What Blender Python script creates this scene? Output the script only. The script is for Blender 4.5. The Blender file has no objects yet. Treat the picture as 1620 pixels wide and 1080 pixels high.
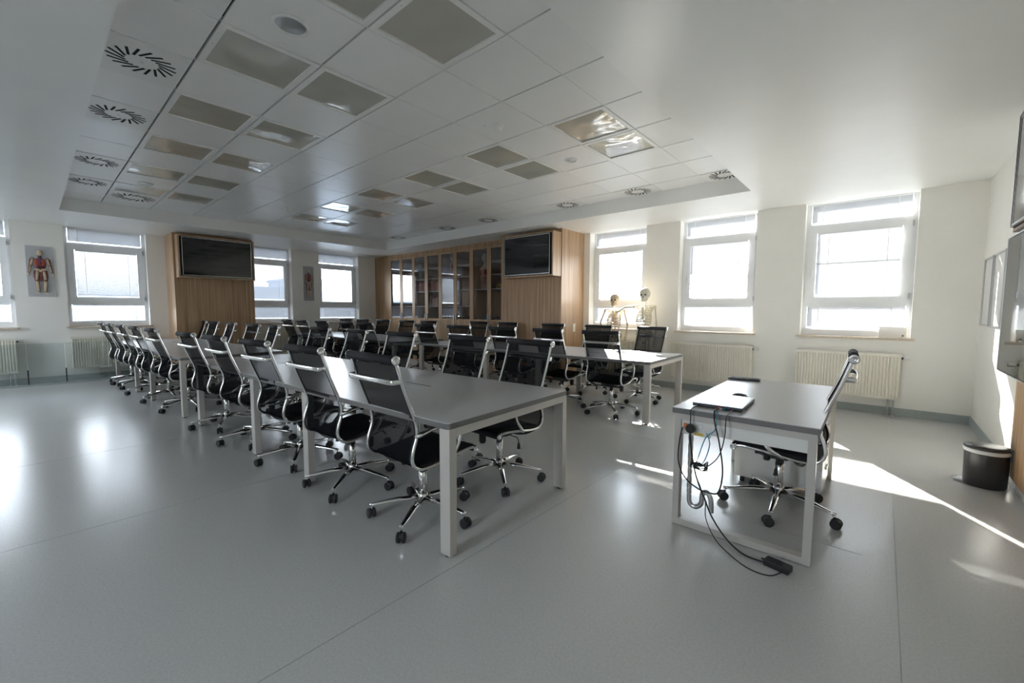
import bpy, bmesh, math, random
from mathutils import Vector, Matrix, Euler
random.seed(7)
PI = math.pi
R = math.radians
SC = bpy.context.scene
COL = SC.collection

# ------------------------------------------------------------------ camera
cam = bpy.data.cameras.new('camera'); cam_o = bpy.data.objects.new('camera', cam); COL.objects.link(cam_o)
cam.sensor_width = 36; cam.lens = 666.6 / 1620 * 36; cam.clip_start = 0.02; cam.clip_end = 500
def cam_matrix(yaw, pitch, roll, loc):
    cy, sy, cp, sp = math.cos(yaw), math.sin(yaw), math.cos(pitch), math.sin(pitch)
    f = Vector((sy*cp, cy*cp, -sp)); r = Vector((cy, -sy, 0)); u = r.cross(f)
    c, s = math.cos(roll), math.sin(roll)
    r2 = c*r + s*u; u2 = -s*r + c*u
    return Matrix(((r2.x, u2.x, -f.x, loc[0]), (r2.y, u2.y, -f.y, loc[1]), (r2.z, u2.z, -f.z, loc[2]), (0, 0, 0, 1)))
cam_o.matrix_world = cam_matrix(R(-41.307), R(4.294), R(.223), (0, 0, 1.34))
SC.camera = cam_o

# ------------------------------------------------------------------ light
SKY = 6.6; SUN = 30.0; EXPOSURE = 1.72
SC.view_settings.view_transform = 'Standard'; SC.view_settings.look = 'None'
SC.view_settings.gamma = 1; SC.view_settings.exposure = EXPOSURE
SC.view_settings.use_curve_mapping = False
cy = SC.cycles
cy.use_denoising = True; cy.max_bounces = 14; cy.diffuse_bounces = 8; cy.glossy_bounces = 5
cy.transparent_max_bounces = 24; cy.transmission_bounces = 8
cy.sample_clamp_indirect = 6.0; cy.caustics_reflective = False; cy.caustics_refractive = False
w = bpy.data.worlds.new('sky'); SC.world = w; w.use_nodes = True
nt = w.node_tree; nt.nodes.clear()
out = nt.nodes.new('ShaderNodeOutputWorld'); bg = nt.nodes.new('ShaderNodeBackground')
tc = nt.nodes.new('ShaderNodeTexCoord'); sp = nt.nodes.new('ShaderNodeSeparateXYZ'); cr = nt.nodes.new('ShaderNodeValToRGB')
mp = nt.nodes.new('ShaderNodeMapRange'); mp.inputs[1].default_value = -0.3; mp.inputs[2].default_value = 1
nt.links.new(tc.outputs['Generated'], sp.inputs[0]); nt.links.new(sp.outputs[2], mp.inputs[0]); nt.links.new(mp.outputs[0], cr.inputs[0])
e = cr.color_ramp.elements
e[0].position = .0; e[0].color = (.20, .22, .24, 1)
e[1].position = 1; e[1].color = (.66, .82, 1.0, 1)
x = cr.color_ramp.elements.new(.22); x.color = (.26, .28, .30, 1)
x = cr.color_ramp.elements.new(.245); x.color = (.88, .93, 1.0, 1)
nt.links.new(cr.outputs[0], bg.inputs[0]); bg.inputs[1].default_value = SKY
nt.links.new(bg.outputs[0], out.inputs[0])
sun = bpy.data.lights.new('sun', 'SUN'); sun.energy = SUN; sun.angle = R(.6); sun.color = (1, .95, .87)
sun_o = bpy.data.objects.new('sun', sun); COL.objects.link(sun_o)
SD = Vector((.527*math.cos(R(27)), -.85*math.cos(R(27)), -math.sin(R(27)))).normalized()
sun_o.rotation_euler = SD.to_track_quat('-Z', 'Y').to_euler()
sun_o.location = (-10, 20, 12)

# room numbers (metres)
XW, XE, YN, YS = -11.28, .84, 7.27, -3.2
ZS, ZC = 2.837, 3.037                    # soffit, recessed ceiling
RX0, RX1, RY0, RY1 = -9.55, -1.325, .361, 6.03
NWIN = [(-4.37, -3.22), (-2.63, -1.49), (-.89, .27)]
SFILL = [(-10.4, -9.6), (-2.0, -1.4)]   # unseen openings behind the camera, added to brighten the room
WWIN = [(-1.33, -.18), (.45, 1.60), (3.23, 4.39), (5.08, 6.20)]
SILL = 1.0
def portal(loc, rot, sx, sy):
    l = bpy.data.lights.new('daylight_portal', 'AREA'); l.shape = 'RECTANGLE'; l.size = sx; l.size_y = sy
    l.cycles.is_portal = True
    o = bpy.data.objects.new('daylight_portal', l); COL.objects.link(o); o.location = loc; o.rotation_euler = rot
for a, b in NWIN: portal(((a+b)/2, YN+.34, 1.92), (R(-90), 0, 0), b-a, 1.84)
for a, b in WWIN: portal((XW-.34, (a+b)/2, 1.92), (R(-90), 0, R(90)), b-a, 1.84)

for a, b in SFILL: portal(((a+b)/2, YS-.14, 1.92), (R(90), 0, 0), b-a, 1.84)  # daylight through the added fill openings
# ------------------------------------------------------------------ materials
def mat(name, col, rough=.5, metal=0, spec=.5, coat=0):
    m = bpy.data.materials.new(name); m.use_nodes = True
    p = m.node_tree.nodes['Principled BSDF']
    p.inputs['Base Color'].default_value = (*col, 1); p.inputs['Roughness'].default_value = rough
    p.inputs['Metallic'].default_value = metal; p.inputs['Specular IOR Level'].default_value = spec
    p.inputs['Coat Weight'].default_value = coat
    return m
def add_noise(m, scale=20, amount=.04, stretch=(1, 1, 1), bump=0, bscale=None, detail=4):
    t = m.node_tree; p = t.nodes['Principled BSDF']; base = list(p.inputs['Base Color'].default_value)
    tc = t.nodes.new('ShaderNodeTexCoord'); mp = t.nodes.new('ShaderNodeMapping'); mp.inputs['Scale'].default_value = stretch
    n = t.nodes.new('ShaderNodeTexNoise'); n.inputs['Scale'].default_value = scale; n.inputs['Detail'].default_value = detail
    r = t.nodes.new('ShaderNodeValToRGB')
    r.color_ramp.elements[0].position = .3; r.color_ramp.elements[1].position = .7
    r.color_ramp.elements[0].color = [max(0, c*(1-amount)) for c in base[:3]]+[1]
    r.color_ramp.elements[1].color = [min(1, c*(1+amount)) for c in base[:3]]+[1]
    t.links.new(tc.outputs['Object'], mp.inputs[0]); t.links.new(mp.outputs[0], n.inputs[0])
    t.links.new(n.outputs['Fac'], r.inputs[0]); t.links.new(r.outputs[0], p.inputs['Base Color'])
    if bump:
        n2 = t.nodes.new('ShaderNodeTexNoise'); n2.inputs['Scale'].default_value = bscale or scale; n2.inputs['Detail'].default_value = 3
        b = t.nodes.new('ShaderNodeBump'); b.inputs['Strength'].default_value = bump; b.inputs['Distance'].default_value = .01
        t.links.new(mp.outputs[0], n2.inputs[0]); t.links.new(n2.outputs['Fac'], b.inputs['Height']); t.links.new(b.outputs[0], p.inputs['Normal'])
    return m
M = {}
M['wall'] = add_noise(mat('wall_paint', (.88, .865, .82), .6), 3, .015, bump=.05, bscale=120)
M['ceil'] = add_noise(mat('ceiling_paint', (.87, .87, .85), .36), 2, .015, bump=.06, bscale=2.2)
M['tile'] = add_noise(mat('ceiling_tile', (.84, .84, .83), .30), 2, .015)
M['floor'] = add_noise(mat('vinyl_floor', (.53, .535, .525), .23), 90, .07, bump=.05, bscale=5, detail=6)
M['cove'] = add_noise(mat('cove_vinyl', (.36, .40, .40), .4), 60, .06)
M['seam'] = mat('floor_seam', (.30, .32, .32), .5)
M['white'] = mat('white_lacquer', (.80, .80, .78), .35)
M['pvc'] = mat('window_pvc', (.84, .85, .86), .3)
M['sill'] = add_noise(mat('beige_sill', (.62, .53, .43), .4), 30, .1)
M['rad'] = mat('radiator_enamel', (.83, .80, .70), .35)
M['chrome'] = mat('chrome', (.78, .78, .77), .12, 1)
M['steel'] = mat('brushed_steel', (.6, .6, .6), .3, 1)
M['alu'] = mat('aluminium', (.70, .71, .72), .3, 1)
M['black'] = mat('black_plastic', (.018, .018, .02), .4)
M['rubber'] = mat('black_rubber', (.02, .02, .022), .55)
M['seat'] = add_noise(mat('black_seat_fabric', (.018, .018, .021), .75, spec=.3), 200, .3)
M['top'] = add_noise(mat('grey_table_top', (.52, .525, .53), .27), 300, .03)
M['edge'] = mat('table_edge', (.17, .165, .16), .45)
M['leg'] = mat('table_leg_lacquer', (.56, .535, .50), .35)
M['screen'] = mat('tv_glass', (.006, .006, .007), .06, spec=.6)
M['bezel'] = mat('tv_bezel', (.015, .015, .016), .25)
M['dark'] = mat('dark_void', (.012, .012, .012), .9)
M['bone'] = add_noise(mat('bone_plastic', (.60, .49, .34), .45), 30, .1)
M['bone2'] = add_noise(mat('pale_bone_plastic', (.66, .61, .50), .45), 30, .08)
M['red'] = mat('organ_red', (.35, .06, .04), .45)
M['maroon'] = mat('organ_maroon', (.10, .02, .03), .45)
M['blue'] = mat('organ_blue', (.05, .09, .25), .45)
M['pinkd'] = mat('muscle_brown', (.20, .075, .06), .5)
M['pinkm'] = mat('muscle_pink', (.52, .24, .17), .5)
M['flesh'] = mat('skin_plastic', (.66, .47, .35), .5)
M['yellow'] = mat('yellow_plastic', (.72, .52, .16), .45)
M['teal'] = mat('teal_plastic', (.16, .34, .36), .35)
M['paper'] = mat('paper', (.74, .74, .72), .7)
M['orange'] = mat('orange_plug', (.70, .20, .05), .4)
M['cyan'] = mat('blue_cable', (.03, .25, .38), .4)
M['dot_yellow'] = mat('yellow_label', (.75, .55, .08), .5)
M['binblack'] = mat('bin_metal', (.035, .033, .032), .32)
M['bag'] = mat('bin_bag', (.7, .7, .69), .4)
M['glow'] = mat('logo_white', (.92, .94, .96), .3)
M['bldg'] = add_noise(mat('far_facade', (.42, .46, .52), .9), .4, .06)
M['bldg2'] = add_noise(mat('far_facade_blue', (.34, .40, .50), .9), .4, .06)
M['bwin'] = mat('far_window', (.16, .20, .27), .4)
BOOKC = [mat('book_cover_%d' % i, c, .6) for i, c in enumerate([(.60, .18, .12), (.66, .28, .18), (.50, .13, .10), (.75, .50, .38), (.42, .18, .17), (.74, .62, .50)])]
def wood(name, c1, c2, c3, scale=1):
    m = mat(name, c1, .42); t = m.node_tree; p = t.nodes['Principled BSDF']
    tc = t.nodes.new('ShaderNodeTexCoord'); mp = t.nodes.new('ShaderNodeMapping'); mp.inputs['Scale'].default_value = (26*scale, 26*scale, .55)
    n = t.nodes.new('ShaderNodeTexNoise'); n.inputs['Scale'].default_value = 1; n.inputs['Detail'].default_value = 5; n.inputs['Roughness'].default_value = .62
    r = t.nodes.new('ShaderNodeValToRGB'); el = r.color_ramp.elements
    el[0].position = .32; el[0].color = (*c2, 1); el[1].position = .68; el[1].color = (*c3, 1)
    x = el.new(.5); x.color = (*c1, 1)
    t.links.new(tc.outputs['Object'], mp.inputs[0]); t.links.new(mp.outputs[0], n.inputs[0]); t.links.new(n.outputs['Fac'], r.inputs[0])
    t.links.new(r.outputs[0], p.inputs['Base Color'])
    return m
M['wood'] = wood('striped_oak', (.43, .27, .145), (.30, .18, .09), (.56, .38, .22))
M['woodp'] = wood('pale_oak', (.48, .32, .19), (.38, .245, .135), (.58, .42, .27))
M['woodd'] = wood('dark_oak', (.20, .12, .07), (.15, .09, .05), (.26, .16, .095))
M['woodc'] = wood('cabinet_interior', (.42, .31, .22), (.34, .25, .17), (.50, .38, .28))
def mix_mat(name, fac, a, b, fresnel=False):
    m = bpy.data.materials.new(name); m.use_nodes = True; t = m.node_tree; t.nodes.clear()
    o = t.nodes.new('ShaderNodeOutputMaterial'); mx = t.nodes.new('ShaderNodeMixShader'); mx.inputs[0].default_value = fac
    def mk(d):
        n = t.nodes.new('ShaderNodeBsdf'+d[0]); n.inputs[0].default_value = (*d[1], 1)
        if len(d) > 2: n.inputs['Roughness'].default_value = d[2]
        return n
    A, B = mk(a), mk(b)
    t.links.new(A.outputs[0], mx.inputs[1]); t.links.new(B.outputs[0], mx.inputs[2]); t.links.new(mx.outputs[0], o.inputs[0])
    if fresnel:
        f = t.nodes.new('ShaderNodeFresnel'); f.inputs[0].default_value = fresnel; t.links.new(f.outputs[0], mx.inputs[0])
    return m
M['glass'] = mix_mat('window_glass', .06, ('Transparent', (.92, .93, .93)), ('Glossy', (1, 1, 1), .01), 1.3)
M['cabglass'] = mix_mat('cabinet_glass', .12, ('Transparent', (.86, .86, .87)), ('Glossy', (.9, .92, .95), .015))
M['ghostglass'] = mix_mat('ghost_band_glass', .08, ('Transparent', (.88, .905, .905)), ('Glossy', (.9, .95, .95), .03))  # tint for the added screen that stands in for a stitching ghost
M['acrylic'] = mix_mat('clear_acrylic', .10, ('Transparent', (.93, .93, .92)), ('Glossy', (.9, .9, .9), .05))
M['board'] = mix_mat('dark_mirror_glass', .42, ('Diffuse', (.03, .03, .03)), ('Glossy', (.9, .92, .92), .02))
M['slat'] = mix_mat('blind_slat', .03, ('Diffuse', (.55, .56, .58)), ('Translucent', (.78, .81, .86)))
M['mesh'] = mix_mat('black_mesh_fabric', .20, ('Diffuse', (.012, .013, .015)), ('Transparent', (1, 1, 1)))
M['boxplastic'] = mix_mat('frosted_plastic', .5, ('Diffuse', (.82, .80, .76)), ('Transparent', (1, 1, 1)))
# wavy reflective lamp cover
m = mat('lamp_cover_acrylic', (.50, .49, .43), .06, spec=.9); M['lampcover'] = m
t = m.node_tree; p = t.nodes['Principled BSDF']; tcn = t.nodes.new('ShaderNodeTexCoord')
n = t.nodes.new('ShaderNodeTexNoise'); n.inputs['Scale'].default_value = 2.6; n.inputs['Detail'].default_value = 1
b = t.nodes.new('ShaderNodeBump'); b.inputs['Strength'].default_value = .55; b.inputs['Distance'].default_value = .06
gp = t.nodes.new('ShaderNodeNewGeometry')
t.links.new(gp.outputs['Position'], n.inputs[0]); t.links.new(n.outputs['Fac'], b.inputs['Height']); t.links.new(b.outputs[0], p.inputs['Normal'])
p.inputs['Coat Weight'].default_value = .6; p.inputs['Coat Roughness'].default_value = .03

# ------------------------------------------------------------------ mesh helpers
class MB:
    def __init__(s): s.v = []; s.f = []; s.mi = []; s.sm = []
    def add(s, vs, fs, mi=0, smooth=False):
        o = len(s.v); s.v += [tuple(v) for v in vs]
        for f in fs: s.f.append(tuple(i+o for i in f)); s.mi.append(mi); s.sm.append(smooth)
        return s
    def box(s, x0, x1, y0, y1, z0, z1, mi=0, rot=None, c=None):
        vs = [Vector(p) for p in ((x0, y0, z0), (x1, y0, z0), (x1, y1, z0), (x0, y1, z0), (x0, y0, z1), (x1, y0, z1), (x1, y1, z1), (x0, y1, z1))]
        if rot is not None:
            c = Vector(c) if c is not None else Vector(((x0+x1)/2, (y0+y1)/2, (z0+z1)/2))
            vs = [rot @ (v-c) + c for v in vs]
        return s.add(vs, [(0, 3, 2, 1), (4, 5, 6, 7), (0, 1, 5, 4), (1, 2, 6, 5), (2, 3, 7, 6), (3, 0, 4, 7)], mi)
    def tube(s, pts, r, n=8, closed=False, mi=0, cap=True, sq=None):
        """sweep along pts, r float or list; sq=(a,b) makes an elliptical section"""
        pts = [Vector(p) for p in pts]; N = len(pts); rs = r if isinstance(r, (list, tuple)) else [r]*N
        vs = []; prev = None
        for i, p in enumerate(pts):
            if closed: d = pts[(i+1) % N]-pts[i-1]
            else: d = pts[min(i+1, N-1)]-pts[max(i-1, 0)]
            if d.length < 1e-9: d = Vector((0, 0, 1))
            d.normalize()
            if prev is None:
                a = Vector((1, 0, 0)) if abs(d.x) < .9 else Vector((0, 1, 0))
                u = (a - d*a.dot(d)).normalized()
            else:
                u = prev - d*prev.dot(d)
                u = u.normalized() if u.length > 1e-6 else d.orthogonal().normalized()
            prev = u; v = d.cross(u)
            ea, eb = sq or (1, 1)
            for k in range(n):
                a = 2*PI*k/n; vs.append(p + rs[i]*(u*math.cos(a)*ea + v*math.sin(a)*eb))
        fs = []
        for i in range(N if closed else N-1):
            for k in range(n):
                a = i*n+k; b = i*n+(k+1) % n; c2 = ((i+1) % N)*n+(k+1) % n; d2 = ((i+1) % N)*n+k
                fs.append((a, b, c2, d2))
        s.add(vs, fs, mi, True)
        if cap and not closed:
            o = len(s.v)-len(vs)
            s.f.append(tuple(o+k for k in reversed(range(n)))); s.mi.append(mi); s.sm.append(False)
            s.f.append(tuple(o+(N-1)*n+k for k in range(n))); s.mi.append(mi); s.sm.append(False)
        return s
    def lathe(s, prof, n=16, c=(0, 0, 0), axis='z', mi=0, smooth=True, sx=1, sy=1):
        vs = []
        for r, h in prof:
            for k in range(n):
                a = 2*PI*k/n; x, y = r*math.cos(a)*sx, r*math.sin(a)*sy
                p = (x, y, h) if axis == 'z' else ((h, x, y) if axis == 'x' else (x, h, y))
                vs.append((p[0]+c[0], p[1]+c[1], p[2]+c[2]))
        fs = []
        for i in range(len(prof)-1):
            for k in range(n):
                fs.append((i*n+k, i*n+(k+1) % n, (i+1)*n+(k+1) % n, (i+1)*n+k))
        s.add(vs, fs, mi, smooth); o = len(s.v)-len(vs)
        if prof[0][0] > 1e-6: s.f.append(tuple(o+k for k in reversed(range(n)))); s.mi.append(mi); s.sm.append(False)
        if prof[-1][0] > 1e-6: s.f.append(tuple(o+(len(prof)-1)*n+k for k in range(n))); s.mi.append(mi); s.sm.append(False)
        return s
    def ball(s, c, r, n=12, m=8, sc=(1, 1, 1), mi=0, fn=None):
        vs = []
        for j in range(m+1):
            th = PI*j/m
            for k in range(n):
                a = 2*PI*k/n
                p = Vector((math.sin(th)*math.cos(a), math.sin(th)*math.sin(a), math.cos(th)))
                if fn: p = fn(p)
                vs.append((c[0]+p.x*r*sc[0], c[1]+p.y*r*sc[1], c[2]+p.z*r*sc[2]))
        fs = [(j*n+k, (j+1)*n+k, (j+1)*n+(k+1) % n, j*n+(k+1) % n) for j in range(m) for k in range(n)]
        return s.add(vs, fs, mi, True)
    def prism(s, poly, y0, y1, axis='y', mi=0):
        n = len(poly)
        f = {'y': lambda a, b, h: (a, h, b), 'x': lambda a, b, h: (h, a, b), 'z': lambda a, b, h: (a, b, h)}[axis]
        vs = [f(a, b, y0) for a, b in poly]+[f(a, b, y1) for a, b in poly]
        fs = [tuple(range(n)), tuple(reversed(range(n, 2*n)))]+[(i, (i+1) % n, n+(i+1) % n, n+i) for i in range(n)]
        return s.add(vs, fs, mi)
    def mesh(s, name, mats, bevel=0):
        me = bpy.data.meshes.new(name); me.from_pydata(s.v, [], s.f)
        for mm in (mats if isinstance(mats, (list, tuple)) else [mats]): me.materials.append(mm)
        me.polygons.foreach_set('material_index', s.mi); me.polygons.foreach_set('use_smooth', s.sm)
        bm = bmesh.new(); bm.from_mesh(me)
        if bevel:
            bmesh.ops.bevel(bm, geom=list(bm.edges), offset=bevel, segments=2, affect='EDGES', profile=.6)
        bmesh.ops.recalc_face_normals(bm, faces=bm.faces)
        bm.to_mesh(me); bm.free(); me.update()
        return me
def obj(name, mb, mats, parent=None, loc=(0, 0, 0), rot=(0, 0, 0), bevel=0):
    o = bpy.data.objects.new(name, mb.mesh(name, mats, bevel)); COL.objects.link(o)
    o.location = loc; o.rotation_euler = rot
    if parent: o.parent = parent
    return o
def tag(o, label=None, cat=None, group=None, kind=None):
    if label: o['label'] = label
    if cat: o['category'] = cat
    if group: o['group'] = group
    if kind: o['kind'] = kind
    return o
def thing(name, label, cat, loc=(0, 0, 0), rz=0, group=None):
    o = bpy.data.objects.new(name, None); COL.objects.link(o); o.location = loc; o.rotation_euler = (0, 0, rz)
    o.empty_display_size = .1
    return tag(o, label, cat, group)
def copy_tree(o, parent=None):
    c = o.copy(); COL.objects.link(c)
    if parent: c.parent = parent
    for ch in KIDS.get(o.name, []) or list(o.children): copy_tree(ch, c)
    return c
KIDS = {}
def struct(name, mb, mats, parent=None, **k):
    o = obj(name, mb, mats, parent, **k)
    if not parent: o['kind'] = 'structure'
    return o
def smooth_path(pts, k=6):
    """Catmull-Rom"""
    P = [Vector(p) for p in pts]; out = []
    for i in range(len(P)-1):
        p0, p1, p2, p3 = P[max(i-1, 0)], P[i], P[i+1], P[min(i+2, len(P)-1)]
        for j in range(k):
            t = j/k
            out.append(.5*((2*p1)+(-p0+p2)*t+(2*p0-5*p1+4*p2-p3)*t*t+(-p0+3*p1-3*p2+p3)*t**3))
    out.append(P[-1]); return out

# ------------------------------------------------------------------ room shell
fl = MB().box(XW-.4, XE+.2, YS-.2, YN+.4, -.12, 0)
floor = struct('floor', fl, M['floor'])
s = MB()
for x in (-7.3, -5.42, -3.57, -1.62, .12): s.box(x-.002, x+.002, YS, YN, -.01, .0006)
for y, x0, x1 in ((2.95, -.55, -.02), (4.25, -3.57, -1.68)): s.box(x0, x1, y-.002, y+.002, -.01, .0006)
obj('floor_seams', s, M['seam'], floor)
def wall_with_openings(fixed0, fixed1, lo, hi, openings, axis):
    mb = MB()
    def bx(a, b, z0, z1):
        if axis == 'x': mb.box(a, b, fixed0, fixed1, z0, z1)
        else: mb.box(fixed0, fixed1, a, b, z0, z1)
    cur = lo
    for a, b in sorted(openings):
        bx(cur, a, 0, 3.1); bx(a, b, 0, SILL-.03); bx(a, b, 2.88, 3.1); cur = b
    bx(cur, hi, 0, 3.1)
    return mb
struct('wall_north', wall_with_openings(YN, YN+.35, XW-.35, XE+.15, NWIN, 'x'), M['wall'])
struct('wall_west', wall_with_openings(XW-.35, XW, YS, YN, WWIN, 'y'), M['wall'])
struct('wall_east', MB().box(XE, XE+.15, YS, YN, 0, 3.1), M['wall'])
struct('wall_south', wall_with_openings(YS-.15, YS, XW-.35, XE+.15, SFILL, 'x'), M['wall'])  # unseen wall; its openings are added for fill light
# ceiling: soffit with a recess
c = MB(); X0, X1, Y0, Y1 = XW-.35, XE+.15, YS-.15, YN+.35; T = ZC+.12
c.box(X0, RX0, Y0, Y1, ZS, T); c.box(RX1, X1, Y0, Y1, ZS, T); c.box(RX0, RX1, Y0, RY0, ZS, T); c.box(RX0, RX1, RY1, Y1, ZS, T)
ceiling = struct('ceiling', c, M['ceil'])
obj('tile_backing', MB().box(RX0, RX1, RY0, RY1, ZC+.03, ZC+.12), M['dark'], ceiling)
gx = [-1.835-.6*k for k in range(13)]; gx = [RX1]+gx+[RX0]
gy = [RY0]+[.23+.6*k for k in range(1, 10)]+[RY1]
def cell(x, y):
    for i in range(len(gx)-1):
        if gx[i+1] <= x <= gx[i]:
            for j in range(len(gy)-1):
                if gy[j] <= y <= gy[j+1]: return i, j
LAMPX = [-2.135, -3.335, -4.535, -5.735, -6.935, -8.135]
lamp_cells = {}
for x in LAMPX:
    for y in (1.13, 1.73, 3.53, 4.13): lamp_cells[cell(x, y)] = (x, y)
DIFF = [(-3.935, .60), (-5.135, .60), (-6.935, .60), (-8.135, .60), (-8.735, 1.13), (-8.735, 5.77), (-6.935, 5.77), (-5.735, 5.77), (-3.935, 5.77), (-2.735, 5.77), (-1.575, 5.77)]
tiles = MB(); runners = MB()
for i in range(len(gx)-1):
    for j in range(len(gy)-1):
        if (i, j) in lamp_cells: continue
        tiles.box(gx[i+1]+.003, gx[i]-.003, gy[j]+.007, gy[j+1]-.007, ZC, ZC+.02)
for x in gx[1:-1]: runners.box(x-.0035, x+.0035, RY0, RY1, ZC+.004, ZC+.03)
obj('ceiling_tile_field', tiles, M['tile'], ceiling)
obj('tile_runner', runners, M['white'], ceiling)
# coved skirting
def skirt(name, x0, x1, y0, y1):
    struct(name, MB().box(x0, x1, y0, y1, 0, .105), M['cove'])
skirt('baseboard_north', -4.5, XE, YN-.012, YN); skirt('baseboard_west', XW, XW+.012, YS, YN-.77)
skirt('baseboard_east', XE-.012, XE, 4.9, YN-.012)

# ------------------------------------------------------------------ windows and blinds
def frame_rect(mb, a0, a1, z0, z1, wdt, d0, d1, put):
    put(mb, a0, a0+wdt, z0, z1, d0, d1); put(mb, a1-wdt, a1, z0, z1, d0, d1)
    put(mb, a0+wdt, a1-wdt, z0, z0+wdt, d0, d1); put(mb, a0+wdt, a1-wdt, z1-wdt, z1, d0, d1)
BLINDS = 'white slatted window blinds'
def window(idx, axis, a, b, desc, tilts, raised=()):
    # local frame: u along the wall, d outward depth (0 = room face), z up
    def put(mb, u0, u1, z0, z1, d0, d1, mi=0):
        if axis == 'x': mb.box(u0, u1, YN+d0, YN+d1, z0, z1, mi)
        else: mb.box(XW-d1, XW-d0, u0, u1, z0, z1, mi)
    def P(u, d, z): return (u, YN+d, z) if axis == 'x' else (XW-d, u, z)
    D0, D1 = .17, .24
    f = MB(); frame_rect(f, a, b, SILL-.0, 2.88, .055, D0, D1, put)
    put(f, a+.055, b-.055, 1.41, 1.465, D0, D1); put(f, a+.055, b-.055, 2.50, 2.56, D0, D1)
    put(f, a+.055, b-.055, SILL+.055, SILL+.09, D0, D1)
    root = struct('window_%d' % idx, f, M['pvc'])
    sa = MB(); frame_rect(sa, a+.04, b-.04, 1.45, 2.53, .095, D0-.03, D0+.03, put)
    sash = obj('sash', sa, M['pvc'], root)
    h = MB(); put(h, a+.075, a+.10, 1.86, 1.93, D0-.045, D0-.03); put(h, a+.078, a+.097, 1.80, 1.92, D0-.065, D0-.045)
    obj('handle', h, M['white'], sash)
    hg = MB()
    for zz in (1.50, 2.42): put(hg, b-.047, b-.03, zz, zz+.07, D0-.045, D0-.02)
    obj('hinge', hg, M['steel'], sash)
    g = MB()
    for z0, z1, e in ((1.07, 1.42, .05), (1.53, 2.45, .12), (2.55, 2.84, .05)): put(g, a+e, b-e, z0, z1, D0+.035, D0+.04)
    obj('glass_pane', g, M['glass'], root)
    sl = MB(); put(sl, a-.04, b+.04, SILL-.03, SILL, -.045, 0); put(sl, a, b, SILL-.03, SILL, 0, D0+.02)
    obj('window_sill', sl, M['sill'], root)
    for pane, (z0, z1, ea) in enumerate(((1.09, 1.41, .055), (1.545, 2.435, .135), (2.56, 2.835, .055))):
        tilt = tilts[pane]; split = None
        if isinstance(tilt, tuple): tilt, tilt_hi, split = tilt
        where = ('lower', 'middle', 'upper')[pane]
        dd = D0-.012 if pane != 1 else D0-.042
        u0, u1 = a+ea+.005, b-ea-.005; cu = (u0+u1)/2
        state = 'raised' if pane in raised else ('closed' if abs(tilt) > 55 else 'half open' if abs(tilt) > 30 else 'open')
        t = thing('venetian_blind', '%s %s-pane blind, %s' % (state, where, desc), 'blind', P(cu, dd, z1), 0, BLINDS)
        def L(p): return tuple(Vector(p)-Vector(P(cu, dd, z1)))
        def lbox(mb, q0, q1, zz0, zz1, dd0, dd1):
            A = L(P(q0, dd0, zz0)); B = L(P(q1, dd1, zz1))
            mb.box(min(A[0], B[0]), max(A[0], B[0]), min(A[1], B[1]), max(A[1], B[1]), min(A[2], B[2]), max(A[2], B[2]))
        hr = MB(); lbox(hr, u0, u1, z1-.02, z1, dd-.014, dd+.01); obj('head_rail', hr, M['pvc'], t)
        sp_, wd = .0195, .0235
        m_ = MB(); zb = z0+.012
        if pane in raised:
            n = 22; zs = [z1-.025-.0035*k for k in range(n)]; zb = zs[-1]-.008; tl = 4
        else:
            n = int((z1-.025-zb)/sp_); zs = [z1-.03-sp_*k for k in range(n)]; tl = tilt
        for zc in zs:
            tq = tilt_hi if split and zc > split else tl
            ca, sa_ = math.cos(R(tq)), math.sin(R(tq))
            vs = []
            for q in (-1, 0, 1):          # tilt > 0: room-side edge lower
                d_ = dd + q*wd/2*ca; z_ = zc + q*wd/2*sa_ + (.0012 if q == 0 else 0)
                vs += [L(P(u0, d_, z_)), L(P(u1, d_, z_))]
            m_.add(vs, [(0, 1, 3, 2), (2, 3, 5, 4)], 0, True)
        obj('slats', m_, M['slat'], t)
        br = MB(); lbox(br, u0, u1, zb-.012, zb, dd-.009, dd+.009); obj('bottom_rail', br, M['pvc'], t)
        for q in (u0+.13, u1-.13):
            cd = MB(); lbox(cd, q-.0035, q+.0035, zb, z1, dd-.012, dd-.011)
            obj('ladder_tape', cd, M['white'], t)
NW_DESC = ['window behind the two skeletons', 'middle window of the bright right wall', 'window nearest the right room corner']
WW_DESC = ['window cut off by the left photo edge', 'window left of the left television', 'window just right of the left television', 'corner window next to the cabinets']
window(1, 'x', *NWIN[0], NW_DESC[0], (-62, 30, -74))
window(2, 'x', *NWIN[1], NW_DESC[1], (30, (34, -66, 1.95), -72))
window(3, 'x', *NWIN[2], NW_DESC[2], (-72, (66, -64, 2.0), -72))
window(4, 'y', *WWIN[0], WW_DESC[0], (10, 38, 70))
window(5, 'y', *WWIN[1], WW_DESC[1], (5, 56, 72))
window(6, 'y', *WWIN[2], WW_DESC[2], (60, 54, 72))
window(7, 'y', *WWIN[3], WW_DESC[3], (66, 8, 70), raised=(1,))

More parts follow.
